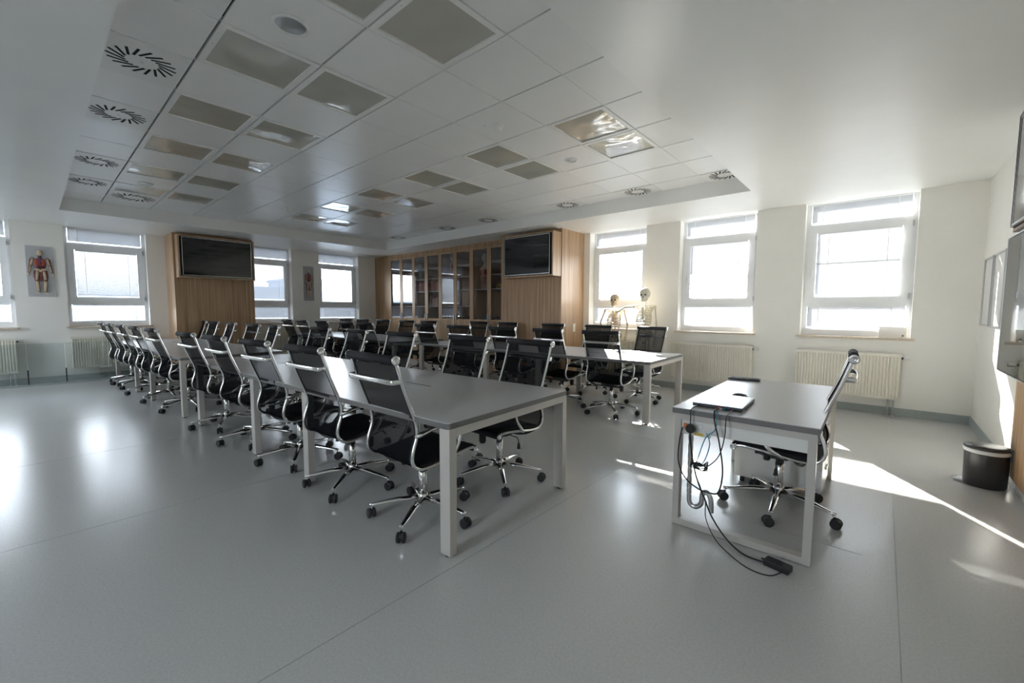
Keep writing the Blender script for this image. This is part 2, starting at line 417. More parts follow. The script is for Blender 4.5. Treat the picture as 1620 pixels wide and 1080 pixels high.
# ------------------------------------------------------------------ radiators
def radiator(label, axis, a, b, z0, z1, valve=1):
    # built along local x, facing -y
    L = b-a
    if axis == 'x': t = thing('radiator', label, 'radiator', (a, YN-.035, 0), 0, 'panel radiators under the windows')
    else: t = thing('radiator', label, 'radiator', (XW+.035, a, 0), R(90), 'panel radiators under the windows')
    n = int(L/.0333); m = MB(); pts = []
    for i in range(n):
        x = L*i/n; w_ = L/n
        pts += [(x, -.080), (x+w_*.16, -.097), (x+w_*.66, -.097), (x+w_*.82, -.080)]
    pts.append((L, -.085))
    vs = []; 
    for x, y in pts: vs += [(x, y, z0+.03), (x, y, z1-.035)]
    m.add(vs, [(2*i, 2*i+2, 2*i+3, 2*i+1) for i in range(len(pts)-1)])
    m.box(0, L, -.092, -.083, z0, z0+.03); m.box(0, L, -.092, -.083, z1-.035, z1)
    m.box(0, L, -.079, -.07, z0, z1)
    obj('front_panel', m, M['rad'], t)
    g = MB(); g.box(0, L, -.07, -.005, z1-.012, z1); g.box(0, .012, -.07, -.005, z0+.02, z1); g.box(L-.012, L, -.07, -.005, z0+.02, z1)
    obj('top_grille', g, M['rad'], t)
    br = MB()
    for x in (.15, L-.15): br.box(x-.015, x+.015, -.07, .035, z0+.1, z1-.1)
    obj('bracket', br, M['rad'], t)
    v = MB(); v.tube([(L, -.05, z1-.05), (L+.02, -.05, z1-.05)], .014, 10); o = obj('valve_body', v, M['black'], t)
    v = MB(); v.tube([(L+.02, -.05, z1-.05), (L+.03, -.05, z1-.05), (L+.085, -.05, z1-.05)], [.016, .02, .022], 12); obj('thermostat_knob', v, M['white'], t)
    for x in (L-.10, L-.045):
        p_ = MB(); p_.tube([(x, -.05, z0+.02), (x, -.05, 0)], .009, 8); p_.lathe([(.02, 0), (.02, .008), (.012, .012)], 12, (x, -.05, 0)); obj('pipe', p_, M['steel'], t)
radiator('cream ribbed radiator behind the skeletons, partly hidden by chairs', 'x', -4.3, -3.2, .20, .81)
radiator('cream ribbed radiator below the middle window of the right wall', 'x', -2.68, -1.46, .20, .81)
radiator('cream ribbed radiator by the room corner, behind the desk chair', 'x', -.90, .20, .22, .80)
radiator('grey shaded radiator at the left edge, under the cut-off window', 'y', -1.35, -.20, .22, .81)
radiator('radiator behind the stitching ghost, under the window left of the television', 'y', .45, 1.55, .22, .81)
radiator('radiator far behind the tables, right of the left television', 'y', 3.3, 4.35, .22, .81)
radiator('radiator in the far corner beside the display cabinets', 'y', 5.1, 6.1, .22, .81)

# ------------------------------------------------------------------ ceiling fixtures
def lamp(x, y, label):
    t = thing('ceiling_light', label, 'ceiling light', (x, y, ZC), 0, 'square recessed ceiling light panels')
    f = MB(); hw, bw = .294, .04
    def put(mb, u0, u1, z0, z1, d0, d1): mb.box(u0, u1, z0, z1, d0, d1)
    frame_rect(f, -hw, hw, -hw, hw, bw, -.004, .025, put)
    fr = obj('frame', f, M['white'], t)
    cvr = MB(); n = 10
    vs = []; a = hw-bw
    for i in range(n+1):
        for j in range(n+1):
            u, v = i/n*2-1, j/n*2-1
            vs.append((u*a, v*a, .006 - .004*(1-u*u)*(1-v*v)))
    cvr.add(vs, [(i*(n+1)+j, i*(n+1)+j+1, (i+1)*(n+1)+j+1, (i+1)*(n+1)+j) for i in range(n) for j in range(n)], 0, True)
    obj('diffuser', cvr, M['lampcover'], t)
    sc = MB().lathe([(.006, -.002), (.004, 0)], 8, (hw-.02-.25, -hw+.02, -.004)); obj('screw', sc, M['steel'], fr)
ords = ['nearest', 'second', 'third', 'fourth', 'fifth', 'farthest']
for i, x in enumerate(LAMPX):
    for y, rowd in ((1.13, 'first row from left'), (1.73, 'second row from left'), (3.53, 'third row from left'), (4.13, 'row closest to the right windows')):
        lamp(x, y, 'unlit square ceiling light panel, %s of its row, %s' % (ords[i], rowd))
def diffuser(x, y, label):
    t = thing('air_diffuser', label, 'air vent', (x, y, ZC), 0, 'swirl air diffusers in the ceiling')
    i, j = cell(x, y); x0, x1, y0, y1 = gx[i+1]-x+.006, gx[i]-x-.006, gy[j]-y+.008, gy[j+1]-y-.008
    obj('plate', MB().box(x0, x1, y0, y1, -.003, .004), M['white'], t)
    sl = MB(); n = 18; rad = .135 if (y1-y0) < .5 else .185; hl_ = rad*.40
    for k in range(n):
        a = 2*PI*k/n; ro = Matrix.Rotation(a+R(28), 3, 'Z'); cx_, cy_ = rad*math.cos(a), rad*math.sin(a)+(y0+y1)/2
        px = cx_+(x0+x1)/2
        sl.box(px-hl_, px+hl_, cy_-rad*.058, cy_+rad*.058, -.0045, -.001, rot=ro)
    obj('slot', sl, M['dark'], t)
    sc = MB().lathe([(.008, -.006), (.006, -.003)], 8, ((x0+x1)/2, (y0+y1)/2, 0)); obj('screw', sc, M['steel'], t)
dl = ['largest, nearest the camera in the left ceiling edge', 'second along the left ceiling edge', 'third along the left ceiling edge', 'fourth along the left ceiling edge', 'set in from the left ceiling edge', 'in the far corner of the recess',
      'second from the far corner above the cabinets', 'third from the far corner above the cabinets', 'above the right television', 'above the skeletons', 'cut by the right corner of the ceiling recess']
for (x, y), l in zip(DIFF, dl): diffuser(x, y, 'white swirl air diffuser with black slots, '+l)
def speaker(x, y, label, r=.085):
    t = thing('ceiling_speaker', label, 'ceiling speaker', (x, y, ZC), 0, 'round ceiling fittings')
    obj('trim_ring', MB().lathe([(r, 0), (r, -.008), (r-.012, -.014), (r-.02, -.008), (r-.022, 0)], 32), M['white'], t)
    obj('grille', MB().lathe([(r-.021, -.001), (r-.03, -.006), (0, -.009)], 32), M['alu'], t)
speaker(-2.76, 1.12, 'large round silver speaker nearest the camera in the ceiling', .105)
speaker(-2.75, 4.13, 'small round speaker between light panels on the right side of the ceiling', .075)
speaker(-7.64, 1.12, 'round speaker far back between the left rows of light panels', .085)
speaker(-6.38, 3.63, 'round speaker among the farthest light panels, nearer one', .085)
speaker(-7.62, 4.14, 'round speaker among the farthest light panels, rear one', .075)
def detector(x, y, label):
    t = thing('smoke_detector', label, 'smoke detector', (x, y, ZC), 0, 'smoke detectors')
    obj('base', MB().lathe([(.05, 0), (.052, -.012), (.048, -.018)], 24), M['white'], t)
    obj('sensor_head', MB().lathe([(.046, -.018), (.046, -.03), (.036, -.034), (.036, -.046), (.025, -.055), (0, -.056)], 24), M['white'], t)
    obj('indicator', MB().lathe([(.016, 0), (.015, -.006), (0, -.008)], 12, (-.1, -.06, 0)), M['white'], t)
detector(-2.76, 2.93, 'white smoke detector near the middle of the ceiling')
detector(-7.64, 2.95, 'small smoke detector far back on the ceiling')

# ------------------------------------------------------------------ wood columns, televisions
def wood_column(name, label, x0, x1, y0, y1, mt='wood'):
    t = thing(name, label, 'wall panel', ((x0+x1)/2, (y0+y1)/2, 0), 0)
    cx, cy_ = (x0+x1)/2, (y0+y1)/2
    return t, cx, cy_
t, cx, cyy = wood_column('wood_column', 'oak clad column carrying the television on the left wall', XW, -10.58, 1.90, 3.31)
obj('front_panel', MB().box(-10.60-cx, -10.58-cx, 1.90-cyy, 3.31-cyy, .0, ZS), M['wood'], t)
for ya, yb in ((1.90, 1.918), (3.292, 3.31)): obj('side_panel', MB().box(XW-cx, -10.60-cx, ya-cyy, yb-cyy, .0, ZS), M['woodp'], t)
t, cx, cyy = wood_column('wood_column', 'oak clad column carrying the television beside the display cabinets', -6.02, -4.50, 6.50, YN)
obj('front_panel', MB().box(-6.02-cx, -4.50-cx, 6.50-cyy, 6.52-cyy, .0, ZS), M['wood'], t)
for xa, xb in ((-6.02, -6.0), (-4.52, -4.50)): obj('side_panel', MB().box(xa-cx, xb-cx, 6.52-cyy, YN-cyy, .0, ZS), M['woodp'], t)
obj('socket', MB().box(-4.50-cx, -4.492-cx, 6.90-cyy, 6.98-cyy, .92, 1.08), M['white'], t)
def television(label, loc, rz, wdt, hgt, boxd, wmat='woodp'):
    # local: screen faces -y, x to the right, origin bottom centre of the back
    t = thing('television', label, 'television', loc, rz, 'black wall televisions')
    b = MB()
    b.box(-wdt/2-.05, -wdt/2-.02, -boxd, 0, -.03, hgt+.03); b.box(wdt/2+.02, wdt/2+.05, -boxd, 0, -.03, hgt+.03)
    b.box(-wdt/2-.02, wdt/2+.02, -boxd, 0, hgt+.005, hgt+.03); b.box(-wdt/2-.02, wdt/2+.02, -boxd, 0, -.03, -.005)
    obj('wood_surround', b, M[wmat], t)
    obj('housing', MB().box(-wdt/2, wdt/2, -boxd-.01, -.01, 0, hgt), M['bezel'], t)
    f = MB()
    def put(mb, u0, u1, z0, z1, d0, d1): mb.box(u0, u1, d0, d1, z0, z1)
    frame_rect(f, -wdt/2, wdt/2, 0, hgt, .012, -boxd-.022, -boxd-.01, put); obj('bezel', f, M['bezel'], t)
    f = MB(); frame_rect(f, -wdt/2+.012, wdt/2-.012, .012, hgt-.012, .008, -boxd-.019, -boxd-.01, put); obj('silver_trim', f, M['alu'], t)
    obj('screen', MB().box(-wdt/2+.02, wdt/2-.02, -boxd-.016, -boxd-.01, .02, hgt-.02), M['screen'], t)
    return t
television('wide black television on the oak column of the left wall', (-10.58, 2.60, 1.985), R(90), 1.23, .77, .23)
television('black television on the oak column right of the display cabinets', (-5.125, 6.50, 1.995), 0, 1.13, .74, .26)
# east side: oak unit with two glossy screens
t, cx, cyy = wood_column('wood_column', 'oak unit on the right edge below the glossy screens', .78, XE, 3.2, 4.86)
obj('front_panel', MB().box(.78-cx, .80-cx, 3.2-cyy, 4.86-cyy, .10, ZS), M['wood'], t)
obj('side_panel', MB().box(.80-cx, XE-cx, 4.84-cyy, 4.86-cyy, .10, ZS), M['woodp'], t)
obj('plinth', MB().box(.81-cx, XE-cx, 3.2-cyy, 4.80-cyy, .0, .10), M['white'], t)
television('dark framed glossy television high on the right edge', (.78, 4.10, 1.96), R(-90), 1.45, .80, .085, 'woodd')
t = thing('glass_board', 'glossy black glass board below the television on the right edge', 'board', (.78, 4.10, .90), R(-90))
obj('panel', MB().box(-.78, .78, -.09, 0, 0, .985), M['bezel'], t)
obj('glass_face', MB().box(-.775, .775, -.10, -.09, .006, .979), M['board'], t)
f = MB(); frame_rect(f, -.785, .785, -.005, .99, .006, -.103, -.0, lambda mb, u0, u1, z0, z1, d0, d1: mb.box(u0, u1, d0, d1, z0, z1)); obj('edge_trim', f, M['alu'], t)
struct('trim_1', MB().box(XE-.03, XE, 4.88, 5.55, 0, ZS), M['wall'])

# picture frames on the east wall
for i, (ya, yb, l) in enumerate(((6.54, 7.02, 'slim grey framed sheet nearest the corner on the right wall'), (5.95, 6.49, 'slim grey framed sheet half in sunlight, beside the glass board'))):
    t = thing('picture_frame', l, 'picture', (XE, (ya+yb)/2, 1.19), R(-90), 'framed sheets on the right wall')
    hw = (yb-ya)/2; f = MB()
    frame_rect(f, -hw, hw, 0, .73, .014, -.024, 0, lambda mb, u0, u1, z0, z1, d0, d1: mb.box(u0, u1, d0, d1, z0, z1))
    obj('frame', f, M['steel'], t); obj('sheet', MB().box(-hw+.014, hw-.014, -.012, -.002, .014, .716), M['paper'], t)

# ------------------------------------------------------------------ display cabinets
CY = 6.73
cab_desc = ['farthest display cabinet, beside the corner window', 'second display cabinet, holding rows of red books', 'third display cabinet, with a torso behind its left door', 'display cabinet nearest the television, with a full torso figure']
CX = [-10.52, -9.41, -8.30, -7.17, -6.03]
SHELF = [1.43, 1.81, 2.13, 2.40]
for k in range(4):
    x0, x1 = CX[k], CX[k+1]; cx = (x0+x1)/2; hw = (x1-x0)/2-.001
    t = thing('display_cabinet', 'tall oak '+cab_desc[k].replace('display cabinet', 'glass-door cabinet'), 'cabinet', (cx, CY, 0), 0, 'oak glass-door cabinets along the far wall')
    b = MB(); D = YN-CY-.005
    b.box(-hw, -hw+.02, .02, D, 0, ZS); b.box(hw-.02, hw, .02, D, 0, ZS); b.box(-hw+.02, hw-.02, D-.015, D, .0, ZS)
    b.box(-hw+.02, hw-.02, .02, D-.015, 1.02, 1.05); b.box(-hw+.02, hw-.02, .02, D-.015, 2.74, 2.76); b.box(-.01, .01, .03, D-.015, 1.05, 2.74)
    obj('carcass', b, M['woodc'], t)
    obj('fascia', MB().box(-hw, hw, 0, .02, 2.76, ZS), M['wood'], t); obj('plinth', MB().box(-hw, hw, 0, .02, 0, .08), M['wood'], t)
    for z in (SHELF if k != 3 else [1.81, 2.13, 2.42]):
        b = MB()
        if k == 3:
            b.box(.01, hw-.02, .05, D-.02, z-.018, z)
            if z == 1.81: b.box(-hw+.02, -.01, .05, D-.02, z-.018, z)
        elif k == 2:
            b.box(.01, hw-.02, .05, D-.02, z-.018, z)
            if z in (1.43, 2.13): b.box(-hw+.02, -.01, .05, D-.02, z-.018, z)
        else: b.box(-hw+.02, hw-.02, .05, D-.02, z-.018, z)
        obj('shelf', b, M['white'], t)
    for s_ in (-1, 1):
        a0, a1 = (-hw, -.002) if s_ < 0 else (.002, hw)
        f = MB(); frame_rect(f, a0, a1, 1.06, 2.75, .058, 0, .02, lambda mb, u0, u1, z0, z1, d0, d1: mb.box(u0, u1, d0, d1, z0, z1))
        d = obj('glass_door', f, M['wood'], t)
        obj('pane', MB().box(a0+.058, a1-.058, .008, .012, 1.118, 2.692), M['cabglass'], d)
        hx = -.03 if s_ < 0 else .03
        h = MB(); h.box(hx-.012, hx+.012, -.026, 0, 1.08, 1.24); obj('handle', h, M['steel'], d)
        d = obj('lower_door', MB().box(a0, a1, 0, .02, .085, 1.055), M['wood'], t)
        h = MB(); h.box(hx-.012, hx+.012, -.026, 0, .9, 1.03); obj('handle', h, M['steel'], d)
t = thing('end_panel', 'plain striped oak panel filling the corner beside the first cabinet', 'wall panel', (-10.9, CY, 0))
obj('board', MB().box(XW+10.9, -10.521+10.9, 0, .02, 0, ZS), M['wood'], t)

# contents
def torso(label, x, z, full=1, h=.62):
    t = thing('anatomy_torso', label, 'anatomy model', (x, CY+.27, z), 0, 'anatomical torso models'); k = h/.62
    b = MB(); prof = [(.11, 0), (.12, .06), (.10, .14), (.105, .22), (.13, .32), (.13, .37), (.07, .42), (.045, .44), (.042, .48)]
    b.lathe([(r*k, z_*k) for r, z_ in prof], 20, sy=.62); obj('body', b, M['flesh'], t)
    b = MB(); b.ball((0, -.01*k, .555*k), .075*k, 16, 10, (.82, 1, 1.12)); b.ball((0, -.085*k, .54*k), .015*k, 8, 6); obj('head', b, M['bone2'], t)
    b = MB(); b.ball((-.045*k, -.055*k, .31*k), .055*k, sc=(.8, .5, 1.2)); b.ball((.045*k, -.055*k, .31*k), .055*k, sc=(.8, .5, 1.2)); obj('lungs', b, M['red'], t)
    b = MB(); b.ball((0, -.05*k, .19*k), .06*k, sc=(1.2, .5, .8)); b.ball((0, -.05*k, .1*k), .07*k, sc=(1, .5, .9)); obj('intestines', b, M['pinkm'], t)
    obj('stand', MB().lathe([(.12*k, -.002), (.12*k, .004)], 20), M['black'], t)
torso('torso model with red lungs standing in the cabinet nearest the television', -6.97, 1.81, h=.80)
torso('torso model behind the left door of the third cabinet', -8.13, 2.132, h=.56)
torso('small torso model on the top shelf of the farthest cabinet', -10.36, 2.40, h=.33)
bk = None
def books(x0, x1, z, desc, hmin=.20, hmax=.27):
    x = x0; i = 0
    while x < x1-.02:
        wd = random.uniform(.022, .05); h = random.uniform(hmin, hmax); d = .16
        o = thing('book', None, 'book', (x+wd/2, CY+.10, z)); i += 1
        obj('cover', MB().box(-wd/2+.001, wd/2-.001, 0, d, 0, h), random.choice(BOOKC), o)
        obj('page_block', MB().box(-wd/2+.004, wd/2-.004, .004, d+.002, h-.002, h+.0005), M['paper'], o)
        tag(o, 'upright reddish book among those on the %s' % desc, 'book', 'books on the '+desc)
        x += wd
books(-9.38, -8.92, 1.81, 'second cabinet left half, shelf above the middle')
books(-8.88, -8.45, 1.81, 'second cabinet right half, upper book shelf', .2, .28)
books(-8.88, -8.52, 1.43, 'second cabinet right half, lower book shelf', .18, .25)
books(-9.92, -9.50, 2.13, 'farthest cabinet right half, high shelf', .16, .22)
def skull_model(label, x, z, mt, name='skull_model', s=.09):
    t = thing(name, label, 'anatomy model', (x, CY+.16, z), 0, 'models on the bottom shelves')
    b = MB(); b.ball((0, .01, s*1.25), s, 16, 10, (.85, 1.05, .9)); obj('cranium', b, mt, t)
    b = MB(); b.box(-s*.45, s*.45, -s*.95, -s*.2, .0, s*.75); obj('jaw', b, mt, t)
    b = MB(); b.ball((-s*.33, -s*.85, s*1.05), s*.2); b.ball((s*.33, -s*.85, s*1.05), s*.2); obj('eye_socket', b, M['dark'], t)
skull_model('teal skull model behind the lower left glass of the cabinet nearest the television', -6.90, 1.052, M['teal'], s=.07)
skull_model('teal head model at the lower right of the cabinet nearest the television', -6.30, 1.052, M['teal'], s=.085)
t = thing('vertebra_model', 'yellow bone model on the shelf nearest the television', 'anatomy model', (-6.38, CY+.2, 1.81))
b = MB()
for i in range(5): b.ball((-.14+.07*i, 0, .06+.02*math.sin(i*2)), .045, 10, 7, (1, .9, .9)); b.tube([(-.14+.07*i, 0, .08), (-.14+.07*i+.02, -.03, .17)], [.018, .006], 6)
obj('vertebrae', b, M['yellow'], t); obj('base', MB().box(-.18, .18, -.05, .05, 0, .02), M['bone2'], t)
for i, (x, k, mt, l) in enumerate(((-9.15, .10, 'black', 'dark box on the bottom shelf of the second cabinet'), (-8.1, .13, 'black', 'black case on the bottom shelf of the third cabinet'), (-7.55, .12, 'black', 'black case behind the right door of the third cabinet'), (-6.62, .1, 'steel', 'small grey case at the bottom of the last cabinet'))):
    t = thing('storage_case', l, 'box', (x, CY+.15, 1.052)); b = MB().box(-.12, .12, 0, .2, 0, k); obj('case', b, M[mt], t, bevel=.008)
    obj('lid', MB().box(-.122, .122, -.002, .202, k, k+.012), M[mt], t); obj('latch', MB().box(-.02, .02, -.008, -.001, k-.02, k+.008), M['steel'], t)

# ------------------------------------------------------------------ anatomy panels on the west wall
def anatomy_panel(label, yc, z0, wdt, hgt, slim=1.0):
    # local: x across, faces -y, height z
    t = thing('body_poster', label, 'poster', (XW+.004, yc, z0), R(90), 'body figure panels on the left wall')
    obj('acrylic_sheet', MB().box(-wdt/2, wdt/2, -.012, 0, 0, hgt), mix_mat('panel_sheet', .55, ('Transparent', (.9, .9, .9)), ('Diffuse', (.70, .71, .73))), t)
    k = hgt*.86/1.75; oz = hgt*.06; d = -.018; s_ = slim
    def bl(mb, x, z, r, sx, sz): mb.ball((x*k*s_, d, oz+z*k), r*k, 12, 8, (sx*s_, .25, sz))
    def lim(mb, pts, rs):
        n0 = len(mb.v); mb.tube([(x*k*s_, d, oz+z*k) for x, z in pts], [r*k for r in rs], 8)
        for i in range(n0, len(mb.v)): mb.v[i] = (mb.v[i][0], d+(mb.v[i][1]-d)*.22, mb.v[i][2])
    b = MB()
    bl(b, 0, 1.20, .17, 1.0, 1.5); bl(b, 0, .92, .16, .95, .8)
    for q in (-1, 1):
        lim(b, [(q*.10, .92), (q*.125, .7), (q*.11, .48), (q*.115, .36), (q*.09, .07)], [.085, .08, .055, .06, .035])
        lim(b, [(q*.17, 1.43), (q*.235, 1.36), (q*.27, 1.12), (q*.31, .84)], [.05, .052, .042, .03])
    lim(b, [(0, .80), (0, .50)], [.06, .03])
    lim(b, [(0, 1.4), (0, 1.55)], [.055, .05])
    obj('silhouette', b, M['pinkd'], t)
    d = -.032; b = MB(); bl(b, 0, 1.64, .105, .85, 1.1)
    for q in (-1, 1):
        lim(b, [(q*.09, .90), (q*.12, .55)], [.04, .034]); lim(b, [(q*.115, .5), (q*.112, .38), (q*.09, .08)], [.045, .05, .03])
        lim(b, [(q*.19, 1.42), (q*.255, 1.15)], [.03, .023]); lim(b, [(q*.255, 1.12), (q*.30, .86)], [.022, .017])
        bl(b, q*.09, .97, .075, 1, .6); bl(b, q*.33, .77, .045, .9, 1.2); bl(b, q*.12, .03, .045, 1.7, .5)
    bl(b, 0, .92, .05, 1, 1)
    obj('bones', b, M['bone'], t)
    d = -.036; b = MB(); bl(b, -.085, 1.26, .1, .8, 1.35); bl(b, .085, 1.26, .1, .8, 1.35); obj('lungs', b, M['red'], t)
    d = -.042; b = MB(); bl(b, .01, 1.22, .045, 1, 1.1); bl(b, 0, 1.05, .08, 1.4, .7); obj('heart_and_liver', b, M['maroon'], t)
    d = -.045; b = MB(); lim(b, [(0, 1.22), (0, 1.42), (-.02, 1.5)], [.02, .022, .015]); obj('vessels', b, M['blue'], t)
    sc = MB()
    for sx_ in (-1, 1):
        for zz in (.02, hgt-.02): sc.tube([(sx_*(wdt/2-.015), -.018, zz), (sx_*(wdt/2-.015), -.01, zz)], .006, 8)
    obj('screw', sc, M['steel'], t)
anatomy_panel('larger anatomy panel of a body with red organs, left of the first blinds', .145, 1.54, .33, .89)
anatomy_panel('smaller narrow anatomy panel between the two far windows', 4.80, 1.56, .26, .88, .68)

# ------------------------------------------------------------------ stitching ghost on the left, modelled as an added glass screen
t = thing('ghost_screen', 'stitching ghost built as a low glass screen, along the floor in front of the left radiators', 'stitching ghost', (-10.9, .2, 0))
for y0, y1 in ((-1.5, -.6), (-.59, -.1), (-.09, .35), (.36, .9), (.91, 1.55)):
    obj('ghost_panel', MB().box(-.004, .004, y0-.2, y1-.2, .03, .73), M['ghostglass'], t)
obj('floor_rail', MB().box(-.012, .012, -1.7, 1.35, 0, .03), M['cove'], t)
for y in (-.595, -.095, .355):
    obj('post', MB().box(-.008, .008, y-.208, y-.192, .03, .28), M['black'], t)

# ------------------------------------------------------------------ tables
def table(label, x_e, y_s, length, inner, ang, group):
    """origin at the south-east corner of the top, local -x along the length, +y depth"""
    t = thing('conference_table', label, 'table', (x_e, y_s, 0), ang, group)
    W, H, TH, Lz = 1.2, .745, .035, .71
    tp = MB(); e_ = .0
    poly = []
    r = .025
    for cx_, cy_, a0 in ((-r, r, -90), (-r, W-r, 0), (-length+r, W-r, 90), (-length+r, r, 180)):
        for k in range(5): a = R(a0+k*22.5); poly.append((cx_+r*math.cos(a), cy_+r*math.sin(a)))
    poly = [(min(x, -.002), y) for x, y in poly]
    tp.prism(poly, H-.004, H, 'z', 0); tp.prism(poly, H-TH, H-.004, 'z', 1)
    top = obj('tabletop', tp, [M['top'], M['edge']], t)
    # power slot at the middle
    sx = -length/2
    fp = MB(); fp.box(sx-.17, sx+.17, W/2-.045, W/2+.045, H, H+.002); obj('cable_flap', fp, M['top'], top)
    fp = MB(); fp.box(sx-.15, sx+.15, W/2+.046, W/2+.062, H, H+.0012); obj('cable_slot', fp, M['dark'], top)
    lx, ly = .078, .052
    xe = -.001 - (0 if inner != 'E' else .46); xw = -length+.001+(0 if inner != 'W' else .46)
    for xa, isx in ((xe, 1), (xw, -1)):
        x0, x1 = (xa-lx, xa) if isx > 0 else (xa, xa+lx)
        for y0, y1 in ((.008, .008+ly), (W-.008-ly, W-.008)):
            lg = obj('leg', MB().box(x0, x1, y0, y1, .012, Lz), M['leg'], t, bevel=.003)
            obj('foot', MB().lathe([(.02, 0), (.02, .006), (.008, .012)], 12, ((x0+x1)/2, (y0+y1)/2, 0)), M['rubber'], lg)
        xx0, xx1 = (x0, x0+.05) if isx < 0 else (x1-.05, x1)
        obj('end_rail', MB().box(xx0, xx1, .008+ly, W-.008-ly, Lz-.045, Lz), M['leg'], t)
    for yy in (.26, W-.30): obj('long_rail', MB().box(xw+.05, xe-.05, yy, yy+.04, Lz-.045, Lz), M['leg'], t)
    return t
LT = 2.1
def row(x_e, y_s, ang, g, d):
    a = R(ang)
    table(d[0], x_e, y_s, LT, 'W', a, g)
    table(d[1], x_e-LT*math.cos(a), y_s-LT*math.sin(a), LT, 'E', a, g)
G1 = 'grey conference tables in the front row'; G2 = 'grey conference tables in the row by the windows'
row(-1.675, 1.405, 2.9, G1, ('nearest grey table, its corner leg in the centre foreground', 'second grey table of the front row, joined behind the nearest one'))
row(-6.36, 1.15, 2.6, G1, ('third grey table of the front row, beyond the gap', 'last grey table of the front row, by the left wall'))
row(-1.99, 4.68, 2.2, G2, ('sunlit grey table at the right end of the window row', 'second grey table of the window row, in front of the display cabinets'))
row(-6.72, 4.36, 1.6, G2, ('third grey table of the window row, far back', 'last grey table of the window row, in the far corner'))

